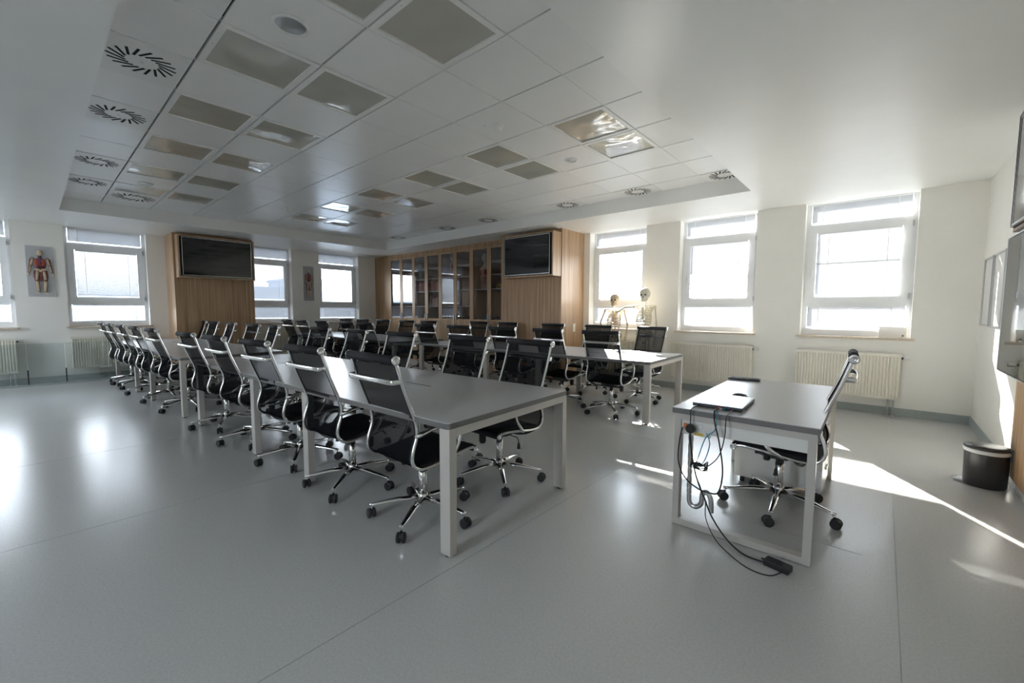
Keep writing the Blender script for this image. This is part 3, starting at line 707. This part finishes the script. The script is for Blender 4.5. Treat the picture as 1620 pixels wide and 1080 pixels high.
# ------------------------------------------------------------------ office chair
W2 = .235
PROF = [(-.352, 1.072), (-.335, 1.02), (-.305, .92), (-.268, .82), (-.232, .73), (-.214, .67), (-.216, .61), (-.238, .545), (-.248, .49), (-.232, .445), (-.185, .418), (-.10, .418), (0, .432), (.10, .445), (.19, .452), (.235, .445)]
SP = smooth_path([(0, y, z) for y, z in PROF], 3)
def make_chair():
    t = thing('office_chair', None, 'chair')
    iz = next(i for i, p in enumerate(SP) if p.y > -.15 and p.z < .43)
    def sling(pts, half, th, mb):
        n = len(pts); vs = []; cols = 5
        for i, p in enumerate(pts):
            for k in range(cols):
                u = -1+2*k/(cols-1); sag = .010*(1-u*u)
                vs.append((u*half, p.y-0*sag, p.z-sag*.6 if i > n*.4 and th else p.z))
        fs = [(i*cols+k, i*cols+k+1, (i+1)*cols+k+1, (i+1)*cols+k) for i in range(n-1) for k in range(cols-1)]
        mb.add(vs, fs, 0, True)
        if th:
            vs2 = [(x, y, z+th) for x, y, z in vs]; mb.add(vs2, [tuple(reversed(f)) for f in fs], 0, True)
            o = len(mb.v)-len(vs2)*2; N = len(vs2)
            for i in range(n-1):
                for k in (0, cols-1): mb.f.append((o+i*cols+k, o+(i+1)*cols+k, o+N+(i+1)*cols+k, o+N+i*cols+k)); mb.mi.append(0); mb.sm.append(False)
    b = MB(); sling(SP[:iz+1], W2-.008, 0, b)
    br = obj('backrest', b, M['mesh'], t)
    # piping along the mesh edges and the cross seam
    b = MB()
    for q in (-1, 1): b.tube([(q*(W2-.018), p.y-.002, p.z) for p in SP[:iz]], .009, 6, sq=(1, .45))
    sm = SP[int(iz*.40)]; b.box(-W2+.01, W2-.01, sm.y-.003, sm.y+.003, sm.z-.007, sm.z+.007)
    obj('hem', b, M['seat'], br)
    b = MB(); sling(SP[iz-2:], W2-.008, .022, b); obj('seat', b, M['seat'], t)
    for q in (-1, 1):
        b = MB(); b.tube([(q*W2, p.y, p.z) for p in SP], .0095, 8, sq=(1, 1.15)); obj('side_frame', b, M['chrome'], t)
    def roll(name, y, z, r):
        b = MB(); b.tube([(-W2-.008, y, z), (W2+.008, y, z)], r, 16); o = obj(name, b, M['seat'], t)
        for q in (-1, 1):
            c_ = MB(); c_.lathe([(r+.001, 0), (r+.001, q*.006), (r*.62, q*.008), (r*.5, q*.003), (.003, q*.003)], 16, (q*(W2+.008), y, z), 'x'); obj('end_cap', c_, M['chrome'], o)
    roll('top_roll', -.352, 1.066, .0255); roll('front_roll', .243, .437, .02)
    # chrome handle bar behind the head
    b = MB(); yb = -.315; zb = .945
    b.tube(smooth_path([(-W2, yb+.005, zb), (-W2+.004, yb-.035, zb), (-W2+.035, yb-.055, zb), (0, yb-.06, zb), (W2-.035, yb-.055, zb), (W2-.004, yb-.035, zb), (W2, yb+.005, zb)], 4), .012, 8, sq=(.45, 1.3))
    obj('back_handle', b, M['chrome'], t)
    for q in (-1, 1):
        x = q*(W2+.028); b = MB()
        b.tube(smooth_path([(q*W2, -.22, .615), (x, -.20, .63), (x, -.12, .648), (x, .03, .652), (x, .085, .635), (x, .098, .585), (x, .075, .52), (x, .03, .462), (q*(W2+.005), -.02, .43), (q*W2*.9, -.04, .415)], 5), .0095, 8, sq=(1, 1.4))
        a = obj('armrest', b, M['chrome'], t)
        b = MB(); b.box(x-.021, x+.021, -.155, .085, .655, .675); obj('arm_pad', b, M['black'], a, bevel=.008)
    b = MB(); b.tube(smooth_path([(-W2, -.15, .415), (-W2*.7, -.13, .375), (-.09, -.09, .368), (.09, -.09, .368), (W2*.7, -.13, .375), (W2, -.15, .415)], 4), .012, 8)
    b.tube(smooth_path([(-W2, .10, .44), (-W2*.6, .09, .395), (0, .08, .385), (W2*.6, .09, .395), (W2, .10, .44)], 4), .010, 8)
    obj('under_frame', b, M['black'], t)
    b = MB(); b.box(-.085, .085, -.12, .14, .37, .405); b.box(-.05, .05, -.05, .05, .345, .37)
    mc = obj('tilt_mechanism', b, M['black'], t, bevel=.006)
    b = MB(); b.lathe([(.02, .285), (.028, .30), (.028, .36)], 14, (.10, .09, 0)); obj('tension_knob', b, M['black'], mc)
    b = MB(); b.tube([(-.05, 0, .375), (-.19, 0, .372), (-.205, 0, .355), (-.208, 0, .335)], .004, 6); b.tube([(-.208, 0, .335), (-.21, 0, .29)], [.007, .016], 8); obj('height_lever', b, M['black'], mc)
    b = MB(); b.lathe([(.03, .085), (.034, .10), (.034, .15), (.026, .155)], 18); hub = obj('hub', b, M['chrome'], t)
    b = MB(); b.lathe([(.026, .15), (.026, .315), (.02, .318), (.02, .35)], 18); gc = obj('gas_column', b, M['chrome'], t)
    b = MB(); b.lathe([(.024, .315), (.024, .335), (.015, .337)], 14); obj('column_collar', b, M['black'], gc)
    for k in range(5):
        a = 2*PI*k/5+R(10); dx, dy = math.cos(a), math.sin(a)
        b = MB(); b.tube([(dx*.02, dy*.02, .122), (dx*.15, dy*.15, .115), (dx*.31, dy*.31, .09), (dx*.335, dy*.335, .086)], [.025, .022, .015, .013], 10, sq=(1, .75))
        lg = obj('base_leg', b, M['chrome'], t)
        b = MB(); b.tube([(dx*.325, dy*.325, .088), (dx*.325, dy*.325, .055)], .008, 8, mi=1)
        ca = a+random.uniform(-1.4, 1.4); ox, oy = math.cos(ca), math.sin(ca)
        c0 = Vector((dx*.325, dy*.325, .031)) + Vector((ox, oy, 0))*.012; sd = Vector((-oy, ox, 0))
        for q in (-1, 1):
            p0 = c0+sd*q*.007; p1 = c0+sd*q*.026
            b.tube([p0, p0.lerp(p1, .15), p0.lerp(p1, .85), p1], [.026, .031, .031, .024], 14, mi=0)
        b.ball(c0+Vector((0, 0, .006)), .026, 10, 6, (1, 1, .9), 0)
        obj('caster', b, [M['rubber'], M['chrome']], lg)
    return t
proto = make_chair()
used = [False]
PTS = dict(
A=[(-2.19, 1.27), (-2.99, 1.22), (-3.83, 1.18), (-4.71, 1.12), (-5.57, 1.07), (-6.97, .99), (-7.87, .94), (-8.72, .89), (-9.56, .84), (-10.23, .80)],
B=[(-2.22, 2.75), (-2.95, 2.73), (-4.01, 2.70), (-4.91, 2.67), (-5.88, 2.64), (-7.04, 2.46), (-7.90, 2.44), (-8.92, 2.40), (-9.92, 2.37), (-10.62, 2.33)],
C=[(-2.59, 4.585), (-3.37, 4.555), (-4.18, 4.535), (-5.10, 4.51), (-5.95, 4.48), (-7.29, 4.12), (-7.95, 4.10), (-9.0, 4.08), (-9.93, 4.05), (-10.6, 3.99)],
D=[(-2.65, 6.27), (-3.61, 6.33), (-4.58, 6.36), (-5.67, 6.33), (-6.50, 6.33), (-7.57, 5.82), (-8.25, 5.72), (-9.19, 5.69), (-10.03, 5.62), (-10.75, 5.53)])
ROWD = dict(A=('back to camera at the front tables', 'chairs along the near side of the front tables'),
            B=('facing camera behind the front tables', 'chairs along the far side of the front tables'),
            C=('back to camera at the rear tables', 'chairs along the near side of the window-side tables'),
            D=('facing camera behind the rear tables', 'chairs along the far side of the window-side tables'))
NTH = ['first', 'second', 'third', 'fourth', 'fifth', 'sixth', 'seventh', 'eighth', 'ninth', 'last']
rnd = random.Random(3)
BASE = {('A', 0): 13, ('A', 1): 21, ('A', 2): 40, ('B', 0): 32, ('C', 0): 20}
def place_chair(hx, hy, rz, spin, label, group):
    o = copy_tree(proto) if used[0] else proto; used[0] = True
    o.location = (hx, hy, 0); o.rotation_euler = (0, 0, rz)
    for ch in o.children:
        if ch.name.startswith('base_leg'): ch.rotation_euler = (0, 0, R(spin)-R(10)-rz)
    tag(o, label, 'chair', group)
    return o
TW = dict(A=[-1, 2, 3, 2, 3, 2, 3, 2, 1, 2], B=[-4, 3, 2, -4, 3, -6, 2, -3, 2, 2], C=[2, -3, 2, 4, 2, 3, 4, 3, 4, 3], D=[-8, 2, 3, 4, 6, 8, 8, 9, 9, 9])
for k in 'ABCD':
    for i, (x, y) in enumerate(PTS[k]):
        facing = 1 if k in 'AC' else -1
        rz = (0 if facing > 0 else PI) + R(TW[k][i]) + R(1.5)
        # rail is .352 behind the hub
        d = Vector((0, .352, 0)); d.rotate(Euler((0, 0, rz)))
        place_chair(x+d.x, y+d.y, rz, BASE.get((k, i), rnd.uniform(0, 72)), 'black mesh chair, %s from right, %s' % (NTH[i], ROWD[k][0]), ROWD[k][1])
# desk chair faces -x
place_chair(-.475, 3.30, R(90+3), 56, 'black mesh high-back office chair alone at the teacher desk, seen from the side', 'chair at the teacher desk')

# ------------------------------------------------------------------ teacher desk
DA = R(.8); DX, DY = -.59, 3.38
desk = thing('teacher_desk', 'grey-topped white desk on the right with a laptop and hanging cables', 'desk', (DX, DY, 0), DA)
hw, hl = .372, .78
tp = MB(); tp.box(-hw, hw, -hl, hl, .741, .745, 0); tp.box(-hw, hw, -hl, hl, .71, .741, 1); obj('desktop', tp, [M['top'], M['edge']], desk)
for s_ in (-1, 1):
    y0, y1 = (-hl+.012, -hl+.062) if s_ < 0 else (hl-.062, hl-.012)
    f = MB()
    frame_rect(f, -hw+.012, hw-.012, 0.004, .71, .038, y0, y1, lambda mb, u0, u1, z0, z1, d0, d1: mb.box(u0, u1, d0, d1, z0, z1))
    lg = obj('leg_frame', f, M['leg'], desk)
obj('end_apron', MB().box(-hw+.05, hw-.05, -hl+.025, -hl+.045, .60, .672), M['white'], desk)
obj('long_rail', MB().box(-hw+.03, -hw+.06, -hl+.06, hl-.06, .66, .71), M['leg'], desk)
obj('long_rail', MB().box(hw-.06, hw-.03, -hl+.06, hl-.06, .66, .71), M['leg'], desk)
sk = MB().box(-hw+.055, -hw+.22, -hl+.018, -hl+.025, .585, .672); plate = obj('socket_panel', sk, M['white'], desk)
obj('yellow_sticker', MB().box(-hw+.13, -hw+.18, -hl+.0165, -hl+.018, .588, .604), M['dot_yellow'], plate)
obj('orange_socket', MB().box(-hw+.068, -hw+.088, -hl+.005, -hl+.018, .625, .652), M['orange'], plate)
obj('data_socket', MB().box(-hw+.155, -hw+.175, -hl+.010, -hl+.018, .635, .655), M['steel'], plate)
# flexible conduit
b = MB(); pth = smooth_path([(-hw+.085, -hl+.10, .66), (-hw+.085, -hl+.10, .40), (-hw+.085, -hl+.10, .18), (-hw+.095, -hl+.10, .12), (-hw+.13, -hl+.10, .11), (-hw+.16, -hl+.10, .14), (-hw+.165, -hl+.10, .20), (-hw+.19, -hl+.10, .22), (-hw+.215, -hl+.10, .18), (-hw+.22, -hl+.10, .10)], 10)
b.tube(pth, [(.0165 if i % 2 else .013) for i in range(len(pth))], 8); obj('cable_conduit', b, M['steel'], desk)
def D2W(x, y, z):
    v = Vector((x, y, 0)); v.rotate(Euler((0, 0, DA))); return Vector((DX+v.x, DY+v.y, z))
# laptop
lt = thing('laptop', 'closed silver laptop near the front edge of the desk', 'laptop', (-.735, 2.90, .745), R(2))
obj('base', MB().box(-.14, .14, -.19, .19, .004, .018), M['black'], lt, bevel=.004)
lid = obj('lid', MB().box(-.14, .14, -.19, .19, .019, .027), mat('laptop_lid', (.50, .53, .57), .28, .8), lt, bevel=.0035)
lg_ = MB(); lg_.lathe([(.016, .0265), (.016, .0278)], 18, (.0, 0.01, 0), sx=.9); lg_.lathe([(.005, .0265), (.005, .0278)], 10, (.018, .02, 0), sx=1.5, sy=.7)
obj('logo', lg_, M['glow'], lid)
for px, mt in ((.02, 'orange'), (.045, 'cyan')):
    obj('plug', MB().box(px-.008, px+.008, -.205, -.19, .006, .016), M[mt], lt)
# black items on the desk
t = thing('computer_mouse', 'black wedge-shaped mouse behind the laptop', 'computer mouse', (-.71, 3.19, .745), R(70))
obj('shell', MB().ball((0, 0, .002), .055, 16, 8, (.62, 1.05, .5), fn=lambda p: Vector((p.x, p.y, max(p.z, 0)))), M['black'], t)
obj('wheel', MB().lathe([(.008, -.004), (.008, .004)], 12, (0, -.035, .022), 'x'), M['steel'], t)
t = thing('keyboard', 'slim black keyboard at the far end of the desk', 'keyboard', (-.87, 4.03, .745), R(6))
obj('body', MB().box(-.12, .12, -.05, .05, .003, .016), M['black'], t, bevel=.004)
k_ = MB()
for i in range(12):
    for j in range(4): k_.box(-.112+i*.0188, -.112+i*.0188+.0155, -.042+j*.021, -.042+j*.021+.017, .016, .019)
obj('keys', k_, M['rubber'], t)
# cables
def cable(label, pts, r, mt, name='cable'):
    c0 = Vector(pts[0]); b = MB(); b.tube([p-c0 for p in smooth_path(pts, 8)], r, 6)
    o = obj(name, b, mt, None, loc=c0); return tag(o, label, 'cable', 'cables hanging off the desk')
yf = DY-hl-.012
cable('black cable from the orange socket looping below the desk edge', [(-.885, yf+.005, .63), (-.893, yf-.02, .55), (-.895, yf-.02, .42), (-.85, yf-.025, .33), (-.77, yf-.02, .28), (-.70, yf-.01, .27), (-.66, yf-.02, .30), (-.645, yf-.02, .42), (-.665, yf-.03, .58), (-.695, yf-.03, .70), (-.712, yf+.02, .752), (-.715, yf+.085, .757)], .0045, M['black'])
cable('thin blue cable running from the laptop to the desk socket', [(-.69, 2.70, .757), (-.688, yf-.01, .752), (-.69, yf-.03, .66), (-.74, yf-.03, .60), (-.77, yf-.035, .50), (-.79, yf-.03, .42), (-.75, yf-.02, .45), (-.72, yf-.02, .56), (-.745, yf, .62)], .003, M['cyan'])
cable('black power cord hanging from the round plug to the adapter on the floor', [(-.83, yf-.03, .63), (-.82, yf-.03, .52), (-.79, yf-.035, .38), (-.755, yf-.03, .28), (-.735, yf-.03, .24), (-.69, yf-.03, .14), (-.61, yf-.045, .05), (-.52, yf-.07, .006), (-.44, yf-.09, .008), (-.39, yf-.10, .018)], .005, M['black'])
cable('thin cord from the laptop corner dangling to the floor', [(-.63, 2.73, .757), (-.635, yf-.02, .74), (-.64, yf-.03, .62), (-.67, yf-.03, .50), (-.74, yf-.03, .42), (-.80, yf-.02, .40), (-.76, yf-.03, .30), (-.73, yf-.03, .22), (-.72, yf-.035, .12), (-.66, yf-.06, .03), (-.56, yf-.13, .004), (-.45, yf-.20, .004), (-.36, yf-.19, .004), (-.31, yf-.11, .014)], .003, M['black'])
cable('short cord between the laptop and the round black plug', [(-.83, 2.715, .757), (-.832, yf-.012, .752), (-.832, yf-.02, .70), (-.832, yf-.02, .65)], .0035, M['black'])
t = thing('plug_adapter', 'round black plug in front of the desk socket panel', 'plug', (-.832, yf-.012, .635)); obj('disc', MB().lathe([(.026, -.02), (.028, -.01), (.028, .012)], 20, axis='y'), M['black'], t); obj('cap', MB().lathe([(.02, -.024), (.022, -.02)], 16, axis='y'), M['rubber'], t)
b = MB(); b.ball((0, 0, 0), .02, 10, 6, (1.6, .8, .5)); 
for i in range(5): b.tube(smooth_path([(-.05, .005*i, .01*i-.02), (.0, -.01+.004*i, .02-.008*i), (.05, .002*i, -.02+.012*i), (.02, .0, -.03), (-.05, .005*i, .01*i-.02)], 5), .003, 5)
o = obj('cable_knot', b, M['black'], None, loc=(-.775, yf-.03, .43)); tag(o, 'tangled knot in the middle of the hanging black cables', 'cable')
t = thing('power_adapter', 'black laptop power brick on the floor at the desk foot', 'power adapter', (-.345, 2.50, .0), R(-12))
obj('brick', MB().box(-.06, .06, -.03, .03, .001, .034), M['black'], t, bevel=.005); obj('strain_relief', MB().tube([(-.06, 0, .018), (-.08, 0, .016)], [.007, .004], 8), M['rubber'], t)
# pedestal
t = thing('drawer_pedestal', 'low white rolling drawer unit under the desk behind the chair base', 'drawer unit', (-.55, 3.83, 0), 0)
obj('body', MB().box(-.27, .27, -.24, .24, .055, .56), M['white'], t)
for z0, z1 in ((.06, .22), (.225, .385), (.39, .55)):
    d = obj('drawer', MB().box(.271, .287, -.235, .235, z0, z1), M['white'], t); obj('handle', MB().box(.288, .300, -.06, .06, z1-.035, z1-.025), M['steel'], d)
for x in (-.22, .22):
    for y in (-.19, .19): obj('caster', MB().tube([(x-.012, y, .025), (x+.012, y, .025)], .025, 14).box(x-.012, x+.012, y-.012, y+.012, .04, .056), M['rubber'], t)

# ------------------------------------------------------------------ bin
t = thing('pedal_bin', 'round black metal pedal bin on the floor by the right wall', 'bin', (.655, 4.80, 0), R(-100))
obj('body', MB().lathe([(.112, .003), (.118, .012), (.122, .27), (.122, .285)], 36), M['binblack'], t)
obj('bin_liner', MB().lathe([(.1225, .262), (.127, .268), (.129, .280), (.124, .292), (.118, .293)], 36), M['bag'], t)
obj('lid', MB().lathe([(.126, .292), (.128, .300), (.124, .310), (.09, .318), (0, .322)], 36), M['binblack'], t)
p_ = MB(); p_.box(-.03, .03, -.165, -.112, .018, .026); p_.tube([(0, -.11, .02), (0, -.15, .02)], .008, 8); obj('pedal', p_, M['steel'], t)
obj('hinge', MB().box(-.035, .035, .118, .145, .225, .315), M['black'], t)

# ------------------------------------------------------------------ box on the window sill
t = thing('storage_box', 'frosted plastic box on the sill of the window nearest the corner', 'box', (.10, YN+.03, SILL)); b = MB()
b.box(-.13, .13, -.05, -.046, 0, .13); b.box(-.13, .13, .056, .06, 0, .13); b.box(-.13, -.126, -.046, .056, 0, .13); b.box(.126, .13, -.046, .056, 0, .13); b.box(-.126, .126, -.046, .056, 0, .004)
obj('shell', b, M['boxplastic'], t); obj('lid', MB().box(-.135, .135, -.055, .065, .13, .14), M['boxplastic'], t)
t = thing('small_figurine', 'tiny dark-topped white figurine on the sill in front of the frosted box', 'figurine', (.20, YN-.03, SILL))
b = MB().ball((0, 0, .012), .013, 10, 6); obj('body', b, M['white'], t); obj('head', MB().ball((0, 0, .032), .011, 10, 6), M['black'], t)

# ------------------------------------------------------------------ skeletons
def skeleton(label, loc, rz, s, mt, arms):
    t = thing('skeleton_model', label, 'skeleton model', loc, rz, 'full-size teaching skeletons'); B = M[mt]
    # faces -y, standing height about 1.68
    def S(p): return tuple(c*s for c in p)
    def bone(mb, a, b_, r):
        a, b_ = Vector(a), Vector(b_)
        mb.tube([S(a), S(a.lerp(b_, .08)), S(a.lerp(b_, .2)), S(a.lerp(b_, .8)), S(a.lerp(b_, .92)), S(b_)], [r*1.3*s, r*1.6*s, r*s, r*s, r*1.6*s, r*1.2*s], 8)
    b = MB()
    def cr_(p):
        q = p.copy()
        if q.z < -.2 and q.y < 0: q.y *= 1.0
        q.z = max(q.z, -.75); return q
    b.ball(S((0, .015, 1.60)), .095*s, 18, 12, (.92, 1.08, 1.0), fn=cr_)
    b.ball(S((0, -.045, 1.545)), .058*s, 14, 8, (.98, .75, 1.0))
    b.ball(S((-.045, -.05, 1.55)), .02*s); b.ball(S((.045, -.05, 1.55)), .02*s)
    sk_ = obj('skull', b, B, t)
    b = MB(); b.ball(S((-.03, -.078, 1.575)), .015*s, 10, 6, (1, .6, .9)); b.ball(S((.03, -.078, 1.575)), .015*s, 10, 6, (1, .6, .9)); b.ball(S((0, -.085, 1.545)), .011*s, 8, 6, (.8, .6, 1.3)); obj('eye_socket', b, M['dark'], sk_)
    b = MB(); b.tube([S(p) for p in smooth_path([(-.05, .0, 1.54), (-.046, -.03, 1.495), (-.02, -.08, 1.478), (.02, -.08, 1.478), (.046, -.03, 1.495), (.05, .0, 1.54)], 4)], .011*s, 6, sq=(1, 1.4)); obj('jaw', b, B, sk_)
    b = MB()
    for i in range(24):
        z = .93+i*.0235; y = .03+.022*math.sin((z-.93)*7)
        b.lathe([(.010, -.009), (.019, -.007), (.019, .005), (.010, .007)], 8, S((0, y, z))) if s == 1 else b.ball(S((0, y, z)), .02*s, 8, 5, (1, 1, .5))
        b.tube([S((0, y+.01, z)), S((0, y+.045, z-.012))], .005*s, 5)
    b.tube([S((0, .035, .92)), S((0, .05, .86))], [.03*s, .012*s], 8)
    obj('spine', b, B, t)
    b = MB()
    for i in range(11):
        z = 1.385-i*.029; wr = (.07, .095, .11, .12, .127, .13, .132, .13, .125, .115, .10)[i]; dp = .085+.004*i; y0 = .03
        for q in (-1, 1):
            pts = []; last = 8 if i < 8 else 5
            for k in range(last+1):
                a = PI*k/8; pts.append((q*wr*math.sin(a) if k < 8 else q*.012, y0+.01-dp*(1-math.cos(a))/2*1.25, z-.045*math.sin(a*.5)))
            b.tube([S(p) for p in pts], .0062*s, 6, sq=(1, 1.5))
    obj('rib_cage', b, B, t)
    b = MB(); b.box(*[v*s for v in (-.017, .017, -.098, -.088, 1.17, 1.37)]); obj('sternum', b, B, t)
    for q in (-1, 1):
        b = MB(); b.tube([S(p) for p in smooth_path([(q*.015, -.07, 1.385), (q*.08, -.06, 1.40), (q*.16, -.01, 1.405)], 4)], .007*s, 6); obj('clavicle', b, B, t)
        b = MB(); b.prism([(q*.06*s, 1.39*s), (q*.15*s, 1.38*s), (q*.085*s, 1.25*s)], .075*s, .083*s); obj('scapula', b, B, t)
    b = MB()
    for q in (-1, 1):
        b.ball(S((q*.075, .02, .93)), .075*s, 14, 8, (.9, .28, 1.0)); b.tube([S(p) for p in smooth_path([(q*.10, .0, .90), (q*.09, -.03, .84), (q*.02, -.045, .835)], 4)], .014*s, 8)
    b.ball(S((0, .05, .90)), .045*s, 10, 6, (.9, .4, 1.3)); obj('pelvis', b, B, t)
    for q in (-1, 1):
        k, sh, el, wr = q, Vector((q*.175, 0, 1.385)), Vector(arms[q][0]), Vector(arms[q][1])
        b = MB(); b.ball(S(sh), .024*s, 10, 6); bone(b, sh, el, .013); obj('upper_arm', b, B, t)
        b = MB(); o_ = Vector((.012, 0, 0)); bone(b, el+o_*.5, wr+o_, .009); bone(b, el-o_*.5, wr-o_, .008); obj('forearm', b, B, t)
        dr = (wr-el).normalized(); sd = dr.cross(Vector((0, 1, 0))).normalized(); b = MB()
        b.ball(S(wr+dr*.03), .024*s, 8, 5, (1, .5, 1))
        for f_ in range(5):
            st = wr+dr*.045+sd*(f_-2)*.011; ln = (.05, .085, .095, .088, .07)[f_]; en = st+dr*ln+sd*(f_-2)*.006+Vector((0, -.015, 0))
            b.tube([S(st-dr*.03), S(st.lerp(en, .5)), S(en)], [.005*s, .0042*s, .003*s], 6)
        obj('hand', b, B, t)
        hp, kn, an = (q*.09, .015, .88), (q*.085, .0, .47), (q*.08, .02, .09)
        b = MB(); b.ball(S(hp), .026*s, 8, 6); bone(b, hp, kn, .014); obj('thigh_bone', b, B, t)
        b = MB(); bone(b, (kn[0], kn[1], kn[2]-.02), an, .012); bone(b, (kn[0]+q*.022, .02, kn[2]-.05), (an[0]+q*.02, .02, .09), .006); b.ball(S((kn[0], kn[1]-.03, kn[2])), .02*s, 8, 6, (1, .6, 1)); obj('shin_bone', b, B, t)
        b = MB(); b.ball(S((an[0], .04, .07)), .028*s, 8, 6, (.8, 1.2, .9))
        for f_ in range(5): b.tube([S((an[0], .0, .07)), S((an[0]+q*(f_-2)*.012, -.08, .055)), S((an[0]+q*(f_-2)*.016, -.135+.008*abs(f_-1), .048))], [.009*s, .006*s, .004*s], 6)
        obj('foot', b, B, t)
    b = MB(); b.tube([(0, .11*s, .05), (0, .11*s, .9*s), (0, .05*s, .92*s)], .011, 8)
    for k in range(5):
        a = 2*PI*k/5; b.tube([(0, .11*s, .06), (.26*math.cos(a), .11*s+.26*math.sin(a), .05)], .012, 8); b.ball((.26*math.cos(a), .11*s+.26*math.sin(a), .025), .025, 8, 6)
    b.tube([S((0, .015, 1.68)), S((0, .015, 1.71))], .005, 6)
    obj('stand', b, M['chrome'], t)
skeleton('taller white skeleton on the right, reaching an arm toward the other', (-3.04, 6.85, 0), R(8), 1.015, 'bone2',
         {-1: ((-.30, -.06, 1.375), (-.43, -.04, 1.30)), 1: ((.20, .02, 1.09), (.19, -.02, .84))})
skeleton('shorter yellowish skeleton on the left, in front of the window', (-3.60, 6.86, 0), R(12), .965, 'bone',
         {-1: ((-.27, .03, 1.16), (-.20, -.08, .95)), 1: ((.24, .02, 1.12), (.215, -.02, .88))})

# ------------------------------------------------------------------ far buildings
def building(label, x, y, wx, wy, z0, z1, mt, floors, cols):
    t = thing('building', label, 'building', (x, y, z0)); H = z1-z0
    obj('facade', MB().box(-wx/2, wx/2, -wy/2, wy/2, 0, H), M[mt], t)
    obj('roof', MB().box(-wx/2-.3, wx/2+.3, -wy/2-.3, wy/2+.3, H, H+.4), M['bldg2'], t)
    for r_ in range(floors):
        b = MB()
        for c_ in range(cols):
            yy = -wy/2+wy*(c_+.5)/cols; b.box(wx/2, wx/2+.1, yy-wy/cols*.28, yy+wy/cols*.28, H-1.2-3.2*r_-1.5, H-1.2-3.2*r_)
        obj('window_row', b, M['bwin'], t)
building('long pale building seen through the blinds left of the television', -80, -8, 14, 60, -20, 2.6, 'bldg', 5, 20)
building('blue-grey block on the skyline in the corner window', -85, 44, 12, 26, -20, 6.5, 'bldg2', 6, 9)
building('taller stepped block on the skyline in the corner window', -100, 60, 12, 14, -20, 10.5, 'bldg2', 7, 5)
building('low pale building outside the window right of the television', -58, 24, 12, 18, -20, 3.4, 'bldg', 5, 8)
